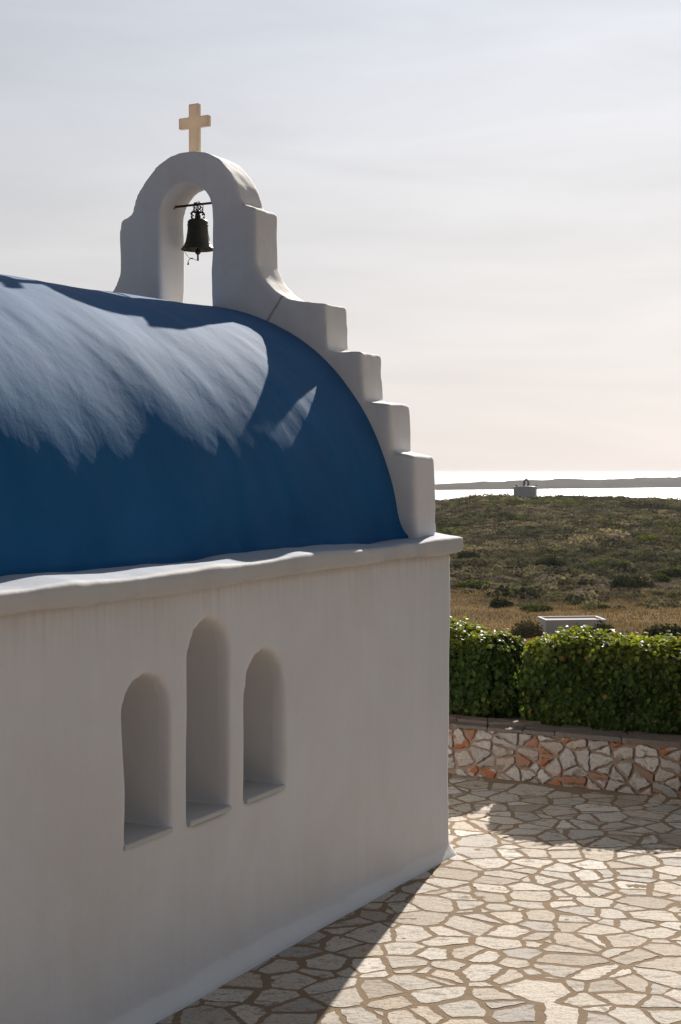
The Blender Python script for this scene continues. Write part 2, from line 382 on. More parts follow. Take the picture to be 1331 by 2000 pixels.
def mat_ground():
    t = NT('dry_hillside')
    v = t.coord()
    a = t.n('Attribute'); a.attribute_name = 'tint'
    n = t.noise(v, 0.35, 8, 0.68)
    n2 = t.noise(v, 2.5, 6, 0.7)
    col = t.mix(t.ramp(n2, [(0.35, 0.0), (0.65, 1.0)]), a.outputs['Color'], t.mix(1.0, a.outputs['Color'], (0.45, 0.48, 0.45), 'MULTIPLY'))
    col = t.mix(t.math('MULTIPLY', t.ramp(n, [(0.45, 0.0), (0.62, 1.0)]), 0.5), col, (0.12, 0.10, 0.07))
    return t.fin(col, 1.0, t.bump(t.math('ADD', n2, t.math('MULTIPLY', n, 2.0)), 0.25, 0.2), 0.0)
M_ground = mat_ground()
def mat_sea():
    t = NT('sea_water')
    v = t.coord()
    m = t.n('Mapping'); m.inputs['Scale'].default_value = (0.06, 0.25, 1); t.l(v, m.inputs[0])
    h = t.math('ADD', t.noise(v, 0.12, 6, 0.7), t.math('MULTIPLY', t.noise(m.outputs[0], 0.2, 4), 1.5))
    return t.fin((0.02, 0.05, 0.08), 0.36, t.bump(h, 1.0, 1.6), 0.4)
M_sea = mat_sea()
M_island = mat_simple('headland_scrub', (0.06, 0.052, 0.045), 1.0, spec=0.0, nscale=0.02, var=0.3, bump=0.2)

# ------------------------------------------------------------------ ground, sea, far headland
SEA_Z = -33.0
def crest_z(phi):                            # height of the hill's crest by bearing (x/y)
    px = np.array([-3000, 300, 700, 853, 905, 932, 1002, 1050, 1094, 1153, 1227, 1275, 1320, 1400, 1600, 2200, 6000])
    py = np.array([985, 985, 984, 982, 974, 971, 971, 973, 970, 971, 973, 973, 979, 982, 990, 1000, 1010])
    b = (px - 665.5) / F_PX
    return EYE - np.interp(phi, b, py - 921.0) / F_PX * 368.0
def ground_z(x, y):
    x = np.asarray(x, float); y = np.asarray(y, float)
    r = np.hypot(x, y); th = np.arctan2(x, y)
    fwd = np.clip((np.cos(th) - 0.1) / 0.6, 0, 1)
    cz = crest_z(np.tan(np.clip(th, -1.2, 1.2)))
    cz = cz * fwd + (-11) * (1 - fwd)
    base = np.interp(r, [0, 19, 24, 34, 60, 100, 130, 155], [-0.3, -0.5, -1.6, -2.6, -4.9, -9.4, -11.7, -11.4])
    k = np.clip((r - 155) / (368 - 155), 0, 1)
    hill = -11.4 + (cz + 11.4) * (k ** 0.93)
    z = np.where(r < 155, base, hill)
    k2 = np.clip((r - 368) / 300, 0, 1)
    z = np.where(r > 368, cz - (cz + 42) * (k2 * k2 * (3 - 2 * k2)) - 0.5 * np.clip(r - 368, 0, 12) / 12, z)
    amp = np.clip((r - 25) / 60, 0, 1)
    z = z + amp * (fbm(x / 38, y / 38, 3, 3) * 1.1 * np.clip((r - 120) / 80, 0, 1) * np.clip((430 - r) / 60, 0.3, 1) * np.clip(abs(r - 368) / 60, 0.25, 1) + fbm(x / 6, y / 6, 3, 8) * 0.25)
    u, s = toUS(x, y)
    inside = (s < 5.2) & (s > -26) & (u > -11) & (u < 12)
    return np.where(inside, -0.3, np.where(r < 30, np.minimum(z, -0.35), z))
ths = np.unique(np.concatenate([np.linspace(-math.pi, -0.6, 40), np.linspace(-0.6, 0.6, 340), np.linspace(0.6, math.pi, 40)]))
rs = np.concatenate([np.linspace(0.01, 20, 14), np.linspace(21, 60, 30), np.linspace(61, 430, 230), np.geomspace(436, 1500, 24)])
TH, RR = np.meshgrid(ths, rs)
GX, GY = RR * np.sin(TH), RR * np.cos(TH)
GZ = ground_z(GX, GY)
nr, nt_ = GX.shape
idx = np.arange(nr * nt_).reshape(nr, nt_)
q = np.stack([idx[:-1, :-1], idx[1:, :-1], idx[1:, 1:], idx[:-1, 1:]], -1).reshape(-1, 4)
fld = np.clip((RR - 155) / 12 + fbm(GX / 9, GY / 9, 3, 21) * 1.8, 0, 1)[..., None]
tint = np.array([0.27, 0.185, 0.115]) * (1 - fld) + np.array([0.095, 0.075, 0.058]) * fld
tint = tint * (1 + 0.5 * fbm(GX / 14, GY / 5, 4, 33)[..., None])
g = link('ground', mesh_np('ground', np.stack([GX, GY, GZ], -1).reshape(-1, 3), q, tint.reshape(-1, 3)), M_ground, smooth=True)
tag(g, kind='structure')

n = 90
xs = np.sign(np.linspace(-1, 1, n)) * np.abs(np.linspace(-1, 1, n)) ** 2.5 * 30000
X, Y = np.meshgrid(xs, xs); idx = np.arange(n * n).reshape(n, n)
q = np.stack([idx[:-1, :-1], idx[:-1, 1:], idx[1:, 1:], idx[1:, :-1]], -1).reshape(-1, 4)
tag(link('sea', mesh_np('sea', np.stack([X, Y, X * 0 + SEA_Z], -1).reshape(-1, 3), q), M_sea, smooth=True), kind='structure')

# far headland: a long low ridge
NB, NK = 260, 14
bx = np.linspace(-0.12, 0.42, NB)
px = bx * F_PX + 665.5
ktop = np.interp(px, [300, 600, 853, 1020, 1110, 1157, 1250, 1331, 1500, 1830], [956, 950, 946, 938, 935, 937, 933.5, 930.5, 929, 944])
kbase = np.interp(px, [300, 853, 1331, 1830], [958, 957.3, 952.5, 950])
dist = (EYE - SEA_Z) * F_PX / (kbase - 921)
hh = EYE - (ktop - 921) / F_PX * (dist + 260) - SEA_Z
hh = np.maximum(hh, 0.5) * (1 + 0.10 * fbm(bx * 60, bx * 0, 4, 4))
V = []
for j in range(NK):
    t = j / (NK - 1); w = math.sin(math.pi * min(1.0, t * 1.0)) ** 0.75
    d = dist + 520 * t + 40 * fbm(bx * 40, bx * 0 + j * 0.3, 3, 2) * (0.3 + w)
    z = SEA_Z - 0.6 + (hh + 0.6) * w * (1 + 0.18 * fbm(bx * 90, bx * 0 + j * 0.5, 4, 6) * (1 if 0 < j < NK - 1 else 0))
    V.append(np.stack([bx * d, d, z], -1))
V = np.array(V); idx = np.arange(NK * NB).reshape(NK, NB)
q = np.stack([idx[:-1, :-1], idx[:-1, 1:], idx[1:, 1:], idx[1:, :-1]], -1).reshape(-1, 4)
tag(link('far_headland', mesh_np('far_headland', V.reshape(-1, 3), q), M_island, smooth=True), kind='structure')

# ------------------------------------------------------------------ irregular stones (power diagram with real gaps)
def cells(x0, x1, y0, y1, step, rng, jit=0.48, stretch=1.0, gap=(0.010, 0.028), wvar=0.35, drop=0.0):
    nx, ny = int((x1 - x0) / (step * stretch)) + 1, int((y1 - y0) / step) + 1
    P = {}
    for i in range(nx):
        for j in range(ny):
            if rng.random() < drop: continue
            P[i, j] = (x0 + (i + .5 + rng.uniform(-jit, jit)) * step * stretch, y0 + (j + .5 + rng.uniform(-jit, jit)) * step,
                       rng.uniform(-wvar, wvar) * step * step)
    out = []
    for (i, j), (px, py, pw) in P.items():
        poly = [(px - 2 * step, py - 2 * step), (px + 2 * step, py - 2 * step), (px + 2 * step, py + 2 * step), (px - 2 * step, py + 2 * step)]
        gp = rng.uniform(*gap)
        for di in range(-3, 4):
            for dj in range(-3, 4):
                if (di or dj) and (i + di, j + dj) in P:
                    qx, qy, qw = P[i + di, j + dj]
                    nx_, ny_ = qx - px, qy - py; L = math.hypot(nx_, ny_)
                    if L < 1e-6: continue
                    nx_ /= L; ny_ /= L
                    off = (L * L + pw - qw) / (2 * L) - gp
                    off -= rng.random() ** 3 * gap[1] * 0.9
                    c = nx_ * px + ny_ * py + off
                    new = []
                    for k in range(len(poly)):
                        a, b = poly[k], poly[(k + 1) % len(poly)]
                        da, db = a[0] * nx_ + a[1] * ny_ - c, b[0] * nx_ + b[1] * ny_ - c
                        if da <= 0: new.append(a)
                        if da * db < 0:
                            tt = da / (da - db); new.append((a[0] + (b[0] - a[0]) * tt, a[1] + (b[1] - a[1]) * tt))
                    poly = new
                    if len(poly) < 3: break
            if len(poly) < 3: break
        if len(poly) < 3: continue
        A = 0.5 * sum(poly[k][0] * poly[(k + 1) % len(poly)][1] - poly[(k + 1) % len(poly)][0] * poly[k][1] for k in range(len(poly)))
        if A < (step * 0.18) ** 2: continue
        out.append(poly)
    return out
def rough_poly(poly, rng, seg=0.035, amp=0.006):
    pts = []
    n = len(poly)
    for k in range(n):
        a, b = poly[k], poly[(k + 1) % n]
        L = math.hypot(b[0] - a[0], b[1] - a[1])
        if L < 0.012: pts.append(a); continue
        m = max(1, int(L / seg)); nx_, ny_ = (b[1] - a[1]) / L, -(b[0] - a[0]) / L
        for i in range(m):
            t = i / m; d = rng.uniform(-amp, amp) * (0.35 if i == 0 else 1)
            pts.append((a[0] + (b[0] - a[0]) * t + nx_ * d, a[1] + (b[1] - a[1]) * t + ny_ * d))
    return pts
def stone_mesh(name, polys, place, rng, h=0.012, bev=0.009, tilt=0.01, depth=0.03, mats=1, pick=None, rough=(0.035, 0.006), dome=0.0):
    """place(x, y, h) -> world point; stones closed to -depth, top with a bevel and a little unevenness"""
    V, T, Q, MT, MQ = [], [], [], [], []
    for poly in polys:
        p = rough_poly(poly, rng, *rough); n = len(p)
        if n < 3: continue
        cx, cy = sum(a[0] for a in p) / n, sum(a[1] for a in p) / n
        hh = h * rng.uniform(0.6, 1.25); tx, ty = rng.gauss(0, tilt), rng.gauss(0, tilt)
        mi = pick(cx, cy) if pick else 0
        b0 = len(V)
        for lvl, (shr, z) in enumerate(((0, -depth), (0, hh - bev), (bev * 0.9, hh))):
            for (x, y) in p:
                L = math.hypot(x - cx, y - cy) or 1
                f = max(0.2, 1 - shr / L)
                X, Y = cx + (x - cx) * f, cy + (y - cy) * f
                V.append(place(X, Y, z + (0 if lvl == 0 else (X - cx) * tx + (Y - cy) * ty)))
        # inner ring and centre
        for (x, y) in p:
            X, Y = cx + (x - cx) * 0.55, cy + (y - cy) * 0.55
            V.append(place(X, Y, hh + dome * 0.8 + rng.uniform(-1, 1) * bev * 0.25 + (X - cx) * tx + (Y - cy) * ty))
        V.append(place(cx, cy, hh + dome))
        for k in range(n):
            k2 = (k + 1) % n
            for l in range(3):
                Q.append((b0 + l * n + k, b0 + l * n + k2, b0 + (l + 1) * n + k2, b0 + (l + 1) * n + k)); MQ.append(mi)
            T.append((b0 + 3 * n + k, b0 + 3 * n + k2, b0 + 4 * n)); MT.append(mi)
    return np.array(V), [np.array(Q), np.array(T)], MQ + MT

# ------------------------------------------------------------------ paved terrace
rng = random.Random(11)
polys = []
for p in cells(-4.2, 8.0, 0, 13.6, 0.150, rng, stretch=1.55, gap=(0.008, 0.021), wvar=0.85, drop=0.20, jit=0.8):   # grid in x, depth from y=3.2
    q = [(a[0], a[1] + 3.2) for a in p]
    us = [toUS(*a) for a in q]
    if any(s > 2.93 for u, s in us): continue
    if all(u > 0.05 and s < -0.05 for u, s in us): continue
    polys.append(q)
def rise(s):                                 # the terrace climbs a little along the chapel, away from its far corner
    k = np.clip((0.6 - np.asarray(s, float)) / 4.2, 0, 1); return 0.11 * k * k * (3 - 2 * k)
def und(x, y): return 0.008 * math.sin(x * 1.3 + y * 0.7) + 0.006 * math.sin(y * 1.9 - x * 0.8) - 0.010 + float(rise(toUS(x, y)[1]))
Vs, Fs, Ms = stone_mesh('s', polys, lambda x, y, z: (x, y, z + und(x, y)), rng, h=0.0022, bev=0.0018, tilt=0.002, rough=(0.035, 0.009))
# mortar bed sheet
gx = np.concatenate([np.arange(-14, -4, 0.5), np.arange(-4, 8, 0.045), np.arange(8, 16.01, 0.5)]); gy = np.concatenate([np.arange(-12, 3, 0.5), np.arange(3, 15, 0.045), np.arange(15, 19.01, 0.5)])
X, Y = np.meshgrid(gx, gy)
Z = 0.008 * np.sin(X * 1.3 + Y * 0.7) + 0.006 * np.sin(Y * 1.9 - X * 0.8) - 0.0099 + rise((X - CX0) * sa + (Y - CY0) * ca) + 0.0032 * fbm(X * 7, Y * 7, 3, 1)
U, Sg = -(X - CX0) * ca + (Y - CY0) * sa, (X - CX0) * sa + (Y - CY0) * ca
idx = np.arange(X.size).reshape(X.shape)
q = np.stack([idx[:-1, :-1], idx[:-1, 1:], idx[1:, 1:], idx[1:, :-1]], -1).reshape(-1, 4)
keep = (Sg[:-1, :-1] < 3.0).reshape(-1)
q = q[keep]
nv = len(Vs)
V = np.concatenate([Vs, np.stack([X, Y, Z], -1).reshape(-1, 3)])
me = mesh_np('paving', V, [Fs[0], Fs[1], q + nv], matidx=Ms + [1] * len(q))
tag(link('paving', me, [M_pave, M_mortar]), kind='structure')

# planting bed behind the low wall
bm = bmesh.new(); bm_box(bm, -8.0, 8.5, 3.27, 5.1, -0.4, 0.47, 0.02)
o = link('planting_bed', bm_mesh('planting_bed', bm), M_soil); o.matrix_world = FRAME; tag(o, kind='structure')

# ------------------------------------------------------------------ low stone wall
gw = empty('stone_wall', W(-0.5, 3.0), -R(ANG))
tag(gw, 'low rubble wall of white and rust-orange stones with dark flat coping below the hedge', 'wall')
def part_frame(o, parent):
    """o is modelled in the chapel frame; parent sits elsewhere"""
    bpy.context.view_layer.update()
    o.parent = parent; o.matrix_parent_inverse = Matrix.Identity(4)
    o.matrix_local = parent.matrix_world.inverted() @ FRAME
rng = random.Random(5)
WT = 0.475
bm = bmesh.new(); bm_box(bm, -8.0, 8.0, 2.93, 3.26, -0.2, WT)
o = link('mortar_core', bm_mesh('mortar_core', bm), M_wallmortar); part_frame(o, gw)
pl = cells(-7.9, 7.9, -0.07, WT + 0.10, 0.080, rng, jit=0.32, stretch=2.9, gap=(0.006, 0.014), wvar=0.35, drop=0.10)
pl2 = []
for p in pl:
    p = [(x, min(max(y, -0.05), WT - 0.004)) for x, y in p]
    if max(a[1] for a in p) - min(a[1] for a in p) > 0.035: pl2.append(p)
r2 = random.Random(9)
def pick(cx, cy):
    v = r2.random(); return 0 if v < 0.70 else (1 if v < 0.80 else 2)
Vs, Fs, Ms = stone_mesh('w', pl2, lambda x, y, z: (x, 2.925 - z, y), rng, h=0.022, bev=0.006, tilt=0.09, depth=0.05, pick=pick, rough=(0.028, 0.010), dome=0.004)
o = link('stonework', mesh_np('stonework', Vs, Fs, matidx=Ms), [M_wallstone, M_rust, M_mottled]); part_frame(o, gw)
pl = cells(-8.0, 8.0, 2.88, 3.30, 0.21, rng, jit=0.3, stretch=1.7, gap=(0.003, 0.006), wvar=0.2)
pl = [[(x, min(max(y, 2.885 + 0.012 * math.sin(x * 9)), 3.29)) for x, y in p] for p in pl]
Vs, Fs, Ms = stone_mesh('c', pl, lambda x, y, z: (x, y, WT + 0.002 + z), rng, h=0.045, bev=0.008, tilt=0.012, depth=0.0, rough=(0.05, 0.004))
o = link('coping', mesh_np('coping', Vs, Fs), M_coping); part_frame(o, gw)

# ------------------------------------------------------------------ leaves
LEAF_F = np.array([[0, 1, 2, 3], [0, 3, 4, 5]])
def leaf_template(w=0.42):
    return np.array([[0, 0, 0], [w * .85, .32, .10], [w * .75, .68, .08], [0, 1, -.06], [-w * .75, .68, .08], [-w * .85, .32, .10]])
def leaves(P, N, size, rs, spread=0.9, w=0.42, droop=0.0):
    """one leaf per row of P, facing roughly along N"""
    n = len(P)
    N = N + rs.normal(0, spread, (n, 3)); N /= np.linalg.norm(N, axis=1)[:, None]
    T = rs.normal(0, 1, (n, 3)); T[:, 2] -= droop
    T -= (T * N).sum(1)[:, None] * N; T /= np.linalg.norm(T, axis=1)[:, None]
    B = np.cross(T, N)
    L = leaf_template(w)
    sz = size[:, None, None]
    V = P[:, None, :] + sz * (L[None, :, 0, None] * B[:, None, :] + L[None, :, 1, None] * T[:, None, :] + L[None, :, 2, None] * N[:, None, :])
    Fc = (LEAF_F[None] + (np.arange(n) * 6)[:, None, None]).reshape(-1, 4)
    return V.reshape(-1, 3), Fc
def superbox(a, b, rs, n, p=5.0):
    """random points on a rounded box with half sizes; returns points and normals"""
    d = rs.normal(0, 1, (n, 3)); 
    # area-even sampling over the box faces
    A = np.array([a[1] * a[2], a[0] * a[2], a[0] * a[1]]); A = A / A.sum()
    f = rs.choice(3, n, p=A); sgn = rs.choice([-1, 1], n)
    P = rs.uniform(-1, 1, (n, 3)); P[np.arange(n), f] = sgn
    r = (np.abs(P) ** p).sum(1) ** (1 / p); P = P / r[:, None]
    Nn = np.sign(P) * np.abs(P) ** (p - 1) / np.array(a); Nn /= np.linalg.norm(Nn, axis=1)[:, None]
    return P * np.array(a), Nn

def hedge(label, u0, u1, s0, s1, ztop, seed, nleaf, zbot=0.46, wob=0.095):
    rs = np.random.RandomState(seed)
    uc, sc_, zc = (u0 + u1) / 2, (s0 + s1) / 2, (ztop + zbot) / 2
    half = (abs(u1 - u0) / 2, abs(s1 - s0) / 2, (ztop - zbot) / 2)
    root = empty('hedge', W(uc, sc_, zbot), -R(ANG)); tag(root, label, 'hedge', 'clipped hedges on the low wall')
    P, N = superbox(half, None, rs, nleaf, 6.5)
    bul = 1 + 0.0 * P[:, 0]
    lump = fbm(P[:, 0] * 2.6 + seed, P[:, 2] * 2.6 + P[:, 1] * 1.7, 3, seed) * wob * 2.0
    depth = -np.abs(rs.normal(0, 0.055, nleaf)) + 0.03
    shoots = rs.rand(nleaf) < 0.07
    depth = depth + np.where(shoots, rs.uniform(0.02, 0.085, nleaf), 0)
    P = P + N * (lump + depth)[:, None]
    P[:, 2] = np.where(P[:, 2] < -half[2] + 0.02, -half[2] + 0.02 + rs.rand(nleaf) * 0.04, P[:, 2])
    size = rs.uniform(0.038, 0.072, nleaf)
    V, Fc = leaves(P + np.array([0, 0, half[2]]), N + np.array([0, 0, 0.45]), size, rs, 0.62, 0.46, 0.7)
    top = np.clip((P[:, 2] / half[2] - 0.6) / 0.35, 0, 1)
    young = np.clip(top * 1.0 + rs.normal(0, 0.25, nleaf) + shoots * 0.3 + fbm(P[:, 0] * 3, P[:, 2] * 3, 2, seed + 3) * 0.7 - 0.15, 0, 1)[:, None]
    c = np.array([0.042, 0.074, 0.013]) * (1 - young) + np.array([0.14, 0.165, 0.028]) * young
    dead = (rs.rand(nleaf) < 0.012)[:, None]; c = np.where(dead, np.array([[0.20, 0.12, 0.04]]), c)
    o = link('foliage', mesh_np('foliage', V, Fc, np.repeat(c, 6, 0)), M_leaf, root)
    # solid core, its dark colour standing in for shade inside the foliage
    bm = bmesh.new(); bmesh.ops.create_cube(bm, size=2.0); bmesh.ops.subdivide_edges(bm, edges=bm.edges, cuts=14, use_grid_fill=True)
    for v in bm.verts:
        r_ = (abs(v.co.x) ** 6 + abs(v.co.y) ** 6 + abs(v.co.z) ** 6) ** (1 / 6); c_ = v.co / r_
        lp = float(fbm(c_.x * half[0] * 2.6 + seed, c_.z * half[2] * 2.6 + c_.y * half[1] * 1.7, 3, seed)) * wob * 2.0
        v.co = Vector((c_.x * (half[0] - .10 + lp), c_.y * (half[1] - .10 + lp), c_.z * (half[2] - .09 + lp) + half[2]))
    link('shade_core', bm_mesh('shade_core', bm), M_core, root, True)
    rr = random.Random(seed)
    for k in range(max(3, int(abs(u1 - u0) * 3))):
        bm = bmesh.new(); x = rr.uniform(-half[0] * .8, half[0] * .8); y = rr.uniform(-.2, .2)
        bm_tube(bm, [(x, y, -0.03), (x + rr.uniform(-.04, .04), y, 0.12), (x + rr.uniform(-.1, .1), y + rr.uniform(-.1, .1), 0.4)], [.016, .013, .008], 6)
        link('stem', bm_mesh('stem', bm), M_bark, root)
    return root
hedge('clipped green hedge block standing between the chapel corner and the gap', 0.86, 4.6, 3.50, 4.40, 1.335, 3, 42000)
hedge('largest full clipped hedge block, in front of the white flat-roofed hut', -1.10, 0.62, 3.30, 4.12, 1.315, 7, 38000)
hedge('clipped hedge block at the right edge, only its shaded left end in view', -5.2, -1.80, 3.36, 4.25, 1.32, 12, 36000)

# ------------------------------------------------------------------ hillside scrub and bushes
def clump_template(rs, nl, flat=0.6):
    d = rs.normal(0, 1, (nl, 3)); d[:, 2] = np.abs(d[:, 2]); d /= np.linalg.norm(d, axis=1)[:, None]
    lob = rs.normal(0, 1, (5, 3)); lob[:, 2] = abs(lob[:, 2]); lob /= np.linalg.norm(lob, axis=1)[:, None]
    r = 0.72 + 0.28 * np.clip((d @ lob.T).max(1) * 1.6 - 0.6, 0, 1); r *= rs.uniform(0.75, 1.05, nl)
    P = d * r[:, None] * np.array([1, 1, flat])
    V, Fc = leaves(P, d, rs.uniform(0.14, 0.26, nl), rs, 0.5, 0.5)
    return V, Fc
rs = np.random.RandomState(4)
tmpl = [clump_template(rs, 62, f) for f in (0.35, 0.45, 0.5, 0.6, 0.7, 0.8, 0.4, 0.55)]
def patch_colour(x, y, rs):
    g = fbm(x / 16 + 3, y / 26, 3, 41); g2 = fbm(x / 5, y / 5, 2, 44)
    green = np.clip((g * 1.3 + g2 * 0.7 - 0.30) * 3.0, 0, 1)[:, None]
    dry = np.clip((fbm(x / 11, y / 11, 3, 52) + rs.normal(0, 0.35, len(x))) * 1.6 + 0.5, 0, 1)[:, None]
    a = np.array([0.108, 0.112, 0.096]); b = np.array([0.28, 0.238, 0.225]); c = np.array([0.15, 0.168, 0.085])
    col = a * (1 - dry) + b * dry
    return (col * (1 - green) + c * green) * rs.choice([0.35, 0.6, 1.0, 1.2, 1.5], (len(x), 1))
def scatter(name, x, y, size, col, mat, rs, squash=1.0):
    z = ground_z(x, y)
    VV, FF, CC, off = [], [], [], 0
    which = rs.randint(0, len(tmpl), len(x)); rot = rs.rand(len(x)) * 6.283
    for k, (tv, tf) in enumerate(tmpl):
        m = np.where(which == k)[0]
        if not len(m): continue
        c_, s_ = np.cos(rot[m]), np.sin(rot[m])
        X = (tv[None, :, 0] * c_[:, None] - tv[None, :, 1] * s_[:, None]) * size[m, None] + x[m, None]
        Y = (tv[None, :, 0] * s_[:, None] + tv[None, :, 1] * c_[:, None]) * size[m, None] + y[m, None]
        Z = tv[None, :, 2] * size[m, None] * squash + z[m, None] - 0.05 * size[m, None]
        nv = tv.shape[0]
        VV.append(np.stack([X, Y, Z], -1).reshape(-1, 3))
        FF.append((tf[None] + (np.arange(len(m)) * nv)[:, None, None] + off).reshape(-1, 4)); off += len(m) * nv
        CC.append(np.repeat(col[m], nv, 0))
    return mesh_np(name, np.concatenate(VV), np.concatenate(FF), np.concatenate(CC))
N_S = 17000
phi = rs.uniform(-0.16, 0.40, N_S * 2); r_ = np.sqrt(rs.uniform(152 ** 2, 385 ** 2, N_S * 2))
phi = np.where(rs.rand(len(phi)) < 0.6, rs.uniform(0.05, 0.26, len(phi)), phi)
x_, y_ = r_ * np.sin(np.arctan(phi)), r_ * np.cos(np.arctan(phi))
dens = 0.66 + fbm(x_ / 9, y_ / 9, 3, 61) * 1.1 + np.clip((r_ - 170) / 50, -1, 0.35)
keep = rs.rand(len(x_)) < np.clip(dens, 0.06, 1)
x_, y_ = x_[keep][:N_S], y_[keep][:N_S]
size = np.exp(rs.normal(-0.30, 0.45, len(x_))) * (0.75 + 0.7 * np.clip(fbm(x_ / 7, y_ / 7, 2, 77) + .4, 0, 1))
me = scatter('low_scrub', x_, y_, size, patch_colour(x_, y_, rs), M_scrub, rs, 0.8)
tag(link('low_scrub', me, M_scrub), 'low brown and green scrub covering the hillside below the sea', 'scrub', kind='stuff')
# dry grass of the flat field
N_G = 60000
phi = rs.uniform(-0.05, 0.33, N_G); r_ = rs.uniform(84, 168, N_G)
x_, y_ = r_ * np.sin(np.arctan(phi)), r_ * np.cos(np.arctan(phi))
P = np.stack([x_, y_, ground_z(x_, y_)], -1)
V, Fc = leaves(P, np.stack([rs.normal(0, 1, N_G), rs.normal(0, 1, N_G), 0 * x_], -1), rs.uniform(0.10, 0.26, N_G), rs, 0.2, 0.22, -4.0)
gc = np.array([0.33, 0.225, 0.135]) * (1 + 0.6 * fbm(x_ / 8, y_ / 3, 3, 15)[:, None]) * rs.uniform(0.6, 1.2, (N_G, 1))
gc = np.where((rs.rand(N_G) < 0.15)[:, None], np.array([0.13, 0.14, 0.05]), gc)
tag(link('dry_grass', mesh_np('dry_grass', V, Fc, np.repeat(gc, 6, 0)), M_scrub), 'tawny dry grass covering the flat field before the hill', 'grass', kind='stuff')

def bush(label, px, py, wpx, asp, col, seed, dist=None, leafn=900, group='dark bushes standing out on the scrubland'):
    """a single bush seated on the ground where the sight line meets it"""
    if dist is None:
        lo, hi = 60.0, 366.0
        bx = (px - 665.5) / F_PX; ds = np.linspace(lo, hi, 900)
        el = (ground_z(bx * ds, ds) - EYE) / ds
        ok = np.where(el >= -(py - 921) / F_PX)[0]
        dist = ds[ok[0]] if len(ok) else hi
    x = (px - 665.5) / F_PX * dist; y = dist; z = float(ground_z(np.array([x]), np.array([y]))[0])
    rs = np.random.RandomState(seed); w = wpx / F_PX * dist / 2
    root = empty('bush', (x, y, z)); tag(root, label, 'bush', group)
    d = rs.normal(0, 1, (leafn, 3)); d[:, 2] = np.abs(d[:, 2]) - 0.12; d /= np.linalg.norm(d, axis=1)[:, None]
    lob = rs.normal(0, 1, (9, 3)); lob[:, 2] = abs(lob[:, 2]) * .7; lob /= np.linalg.norm(lob, axis=1)[:, None]
    r = 0.62 + 0.42 * np.clip((d @ lob.T).max(1) * 2.2 - 1.15, 0, 1); r = r * rs.uniform(0.62, 1.06, leafn)
    P = d * r[:, None] * np.array([w, w * 0.9, w * asp]); 
    V, Fc = leaves(P, d, rs.uniform(0.10, 0.2, leafn) * (w ** 0.5) * 1.3, rs, 0.55, 0.5)
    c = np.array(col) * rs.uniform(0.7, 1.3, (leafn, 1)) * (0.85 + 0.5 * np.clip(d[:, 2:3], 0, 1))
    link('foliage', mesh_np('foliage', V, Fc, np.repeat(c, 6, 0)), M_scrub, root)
    bm = bmesh.new(); rr = random.Random(seed)
    for k in range(5):
        a = rr.uniform(0, 6.28); bm_tube(bm, [(0, 0, -0.15), (math.cos(a) * w * .2, math.sin(a) * w * .2, w * asp * .3), (math.cos(a) * w * .5, math.sin(a) * w * .5, w * asp * .62)], [w * .05, w * .035, w * .015], 5)
    link('stems', bm_mesh('stems', bm), M_bark, root)
    return root
DK = (0.040, 0.048, 0.026); MG = (0.075, 0.10, 0.030); LG = (0.13, 0.16, 0.035); BR = (0.10, 0.085, 0.05)
bush('broad dark bush halfway up the slope, almost below the hilltop chapel', 1074, 1108, 66, 0.62, DK, 1)
bush('widest dark bush low on the slope with two paler bushes behind it', 1232, 1146, 88, 0.50, DK, 2)
bush('dark rounded bush directly behind the widest dark bush', 1212, 1118, 64, 0.6, DK, 3)
bush('grey-green bush at the right edge of the photo on the lower slope', 1318, 1128, 60, 0.5, DK, 4)
bush('dark bush just left of the one cut by the right edge', 1290, 1134, 40, 0.55, MG, 5)
bush('round near-black bush alone at the edge of the tawny field', 980, 1185, 46, 0.62, (0.035, 0.048, 0.022), 6)
bush('flat green bush at the edge of the tawny field', 1050, 1192, 66, 0.26, MG, 7)
bush('small flat green bush right of the flat one on the field edge', 1180, 1188, 30, 0.36, MG, 8)
bush('bright green spreading bush above the widest dark bush', 1188, 1104, 82, 0.30, LG, 9)
bush('dark bush beside the chapel cornice end', 912, 1092, 56, 0.55, DK, 10)
bush('low green bush beside the chapel wall, lower on the slope', 925, 1148, 70, 0.36, MG, 11)
bush('bright green mound high on the right of the slope', 1262, 1056, 60, 0.32, LG, 12)
bush('pale green mound below the hilltop chapel', 1012, 1016, 44, 0.32, LG, 13)
bush('small dark bush on the skyline left of the hilltop chapel', 973, 967, 17, 0.6, DK, 14, dist=364, leafn=300)
bush('small dark bush on the skyline right of the hilltop chapel', 1093, 970, 13, 0.8, DK, 15, dist=366, leafn=300)
bush('small dark bush left of the widest dark bush', 1140, 1146, 40, 0.5, DK, 16)
bush('dark bush in the middle of the lower slope', 1100, 1140, 42, 0.5, MG, 17)
bush('brownish bush left of the white hut behind the hedge gap', 1030, 1246, 66, 1.25, BR, 18, dist=118)
bush('green bush in front of the white hut', 1138, 1238, 60, 1.15, MG, 19, dist=113)
bush('dark green bush at the right corner of the white hut', 1180, 1236, 50, 1.6, DK, 20, dist=116)
bush('long dark bush behind the right-hand end of the hedge', 1303, 1246, 96, 1.0, DK, 21, dist=104, leafn=1600)
bush('low green bush behind the left hedge block by the chapel', 930, 1240, 72, 1.1, MG, 22, dist=100)

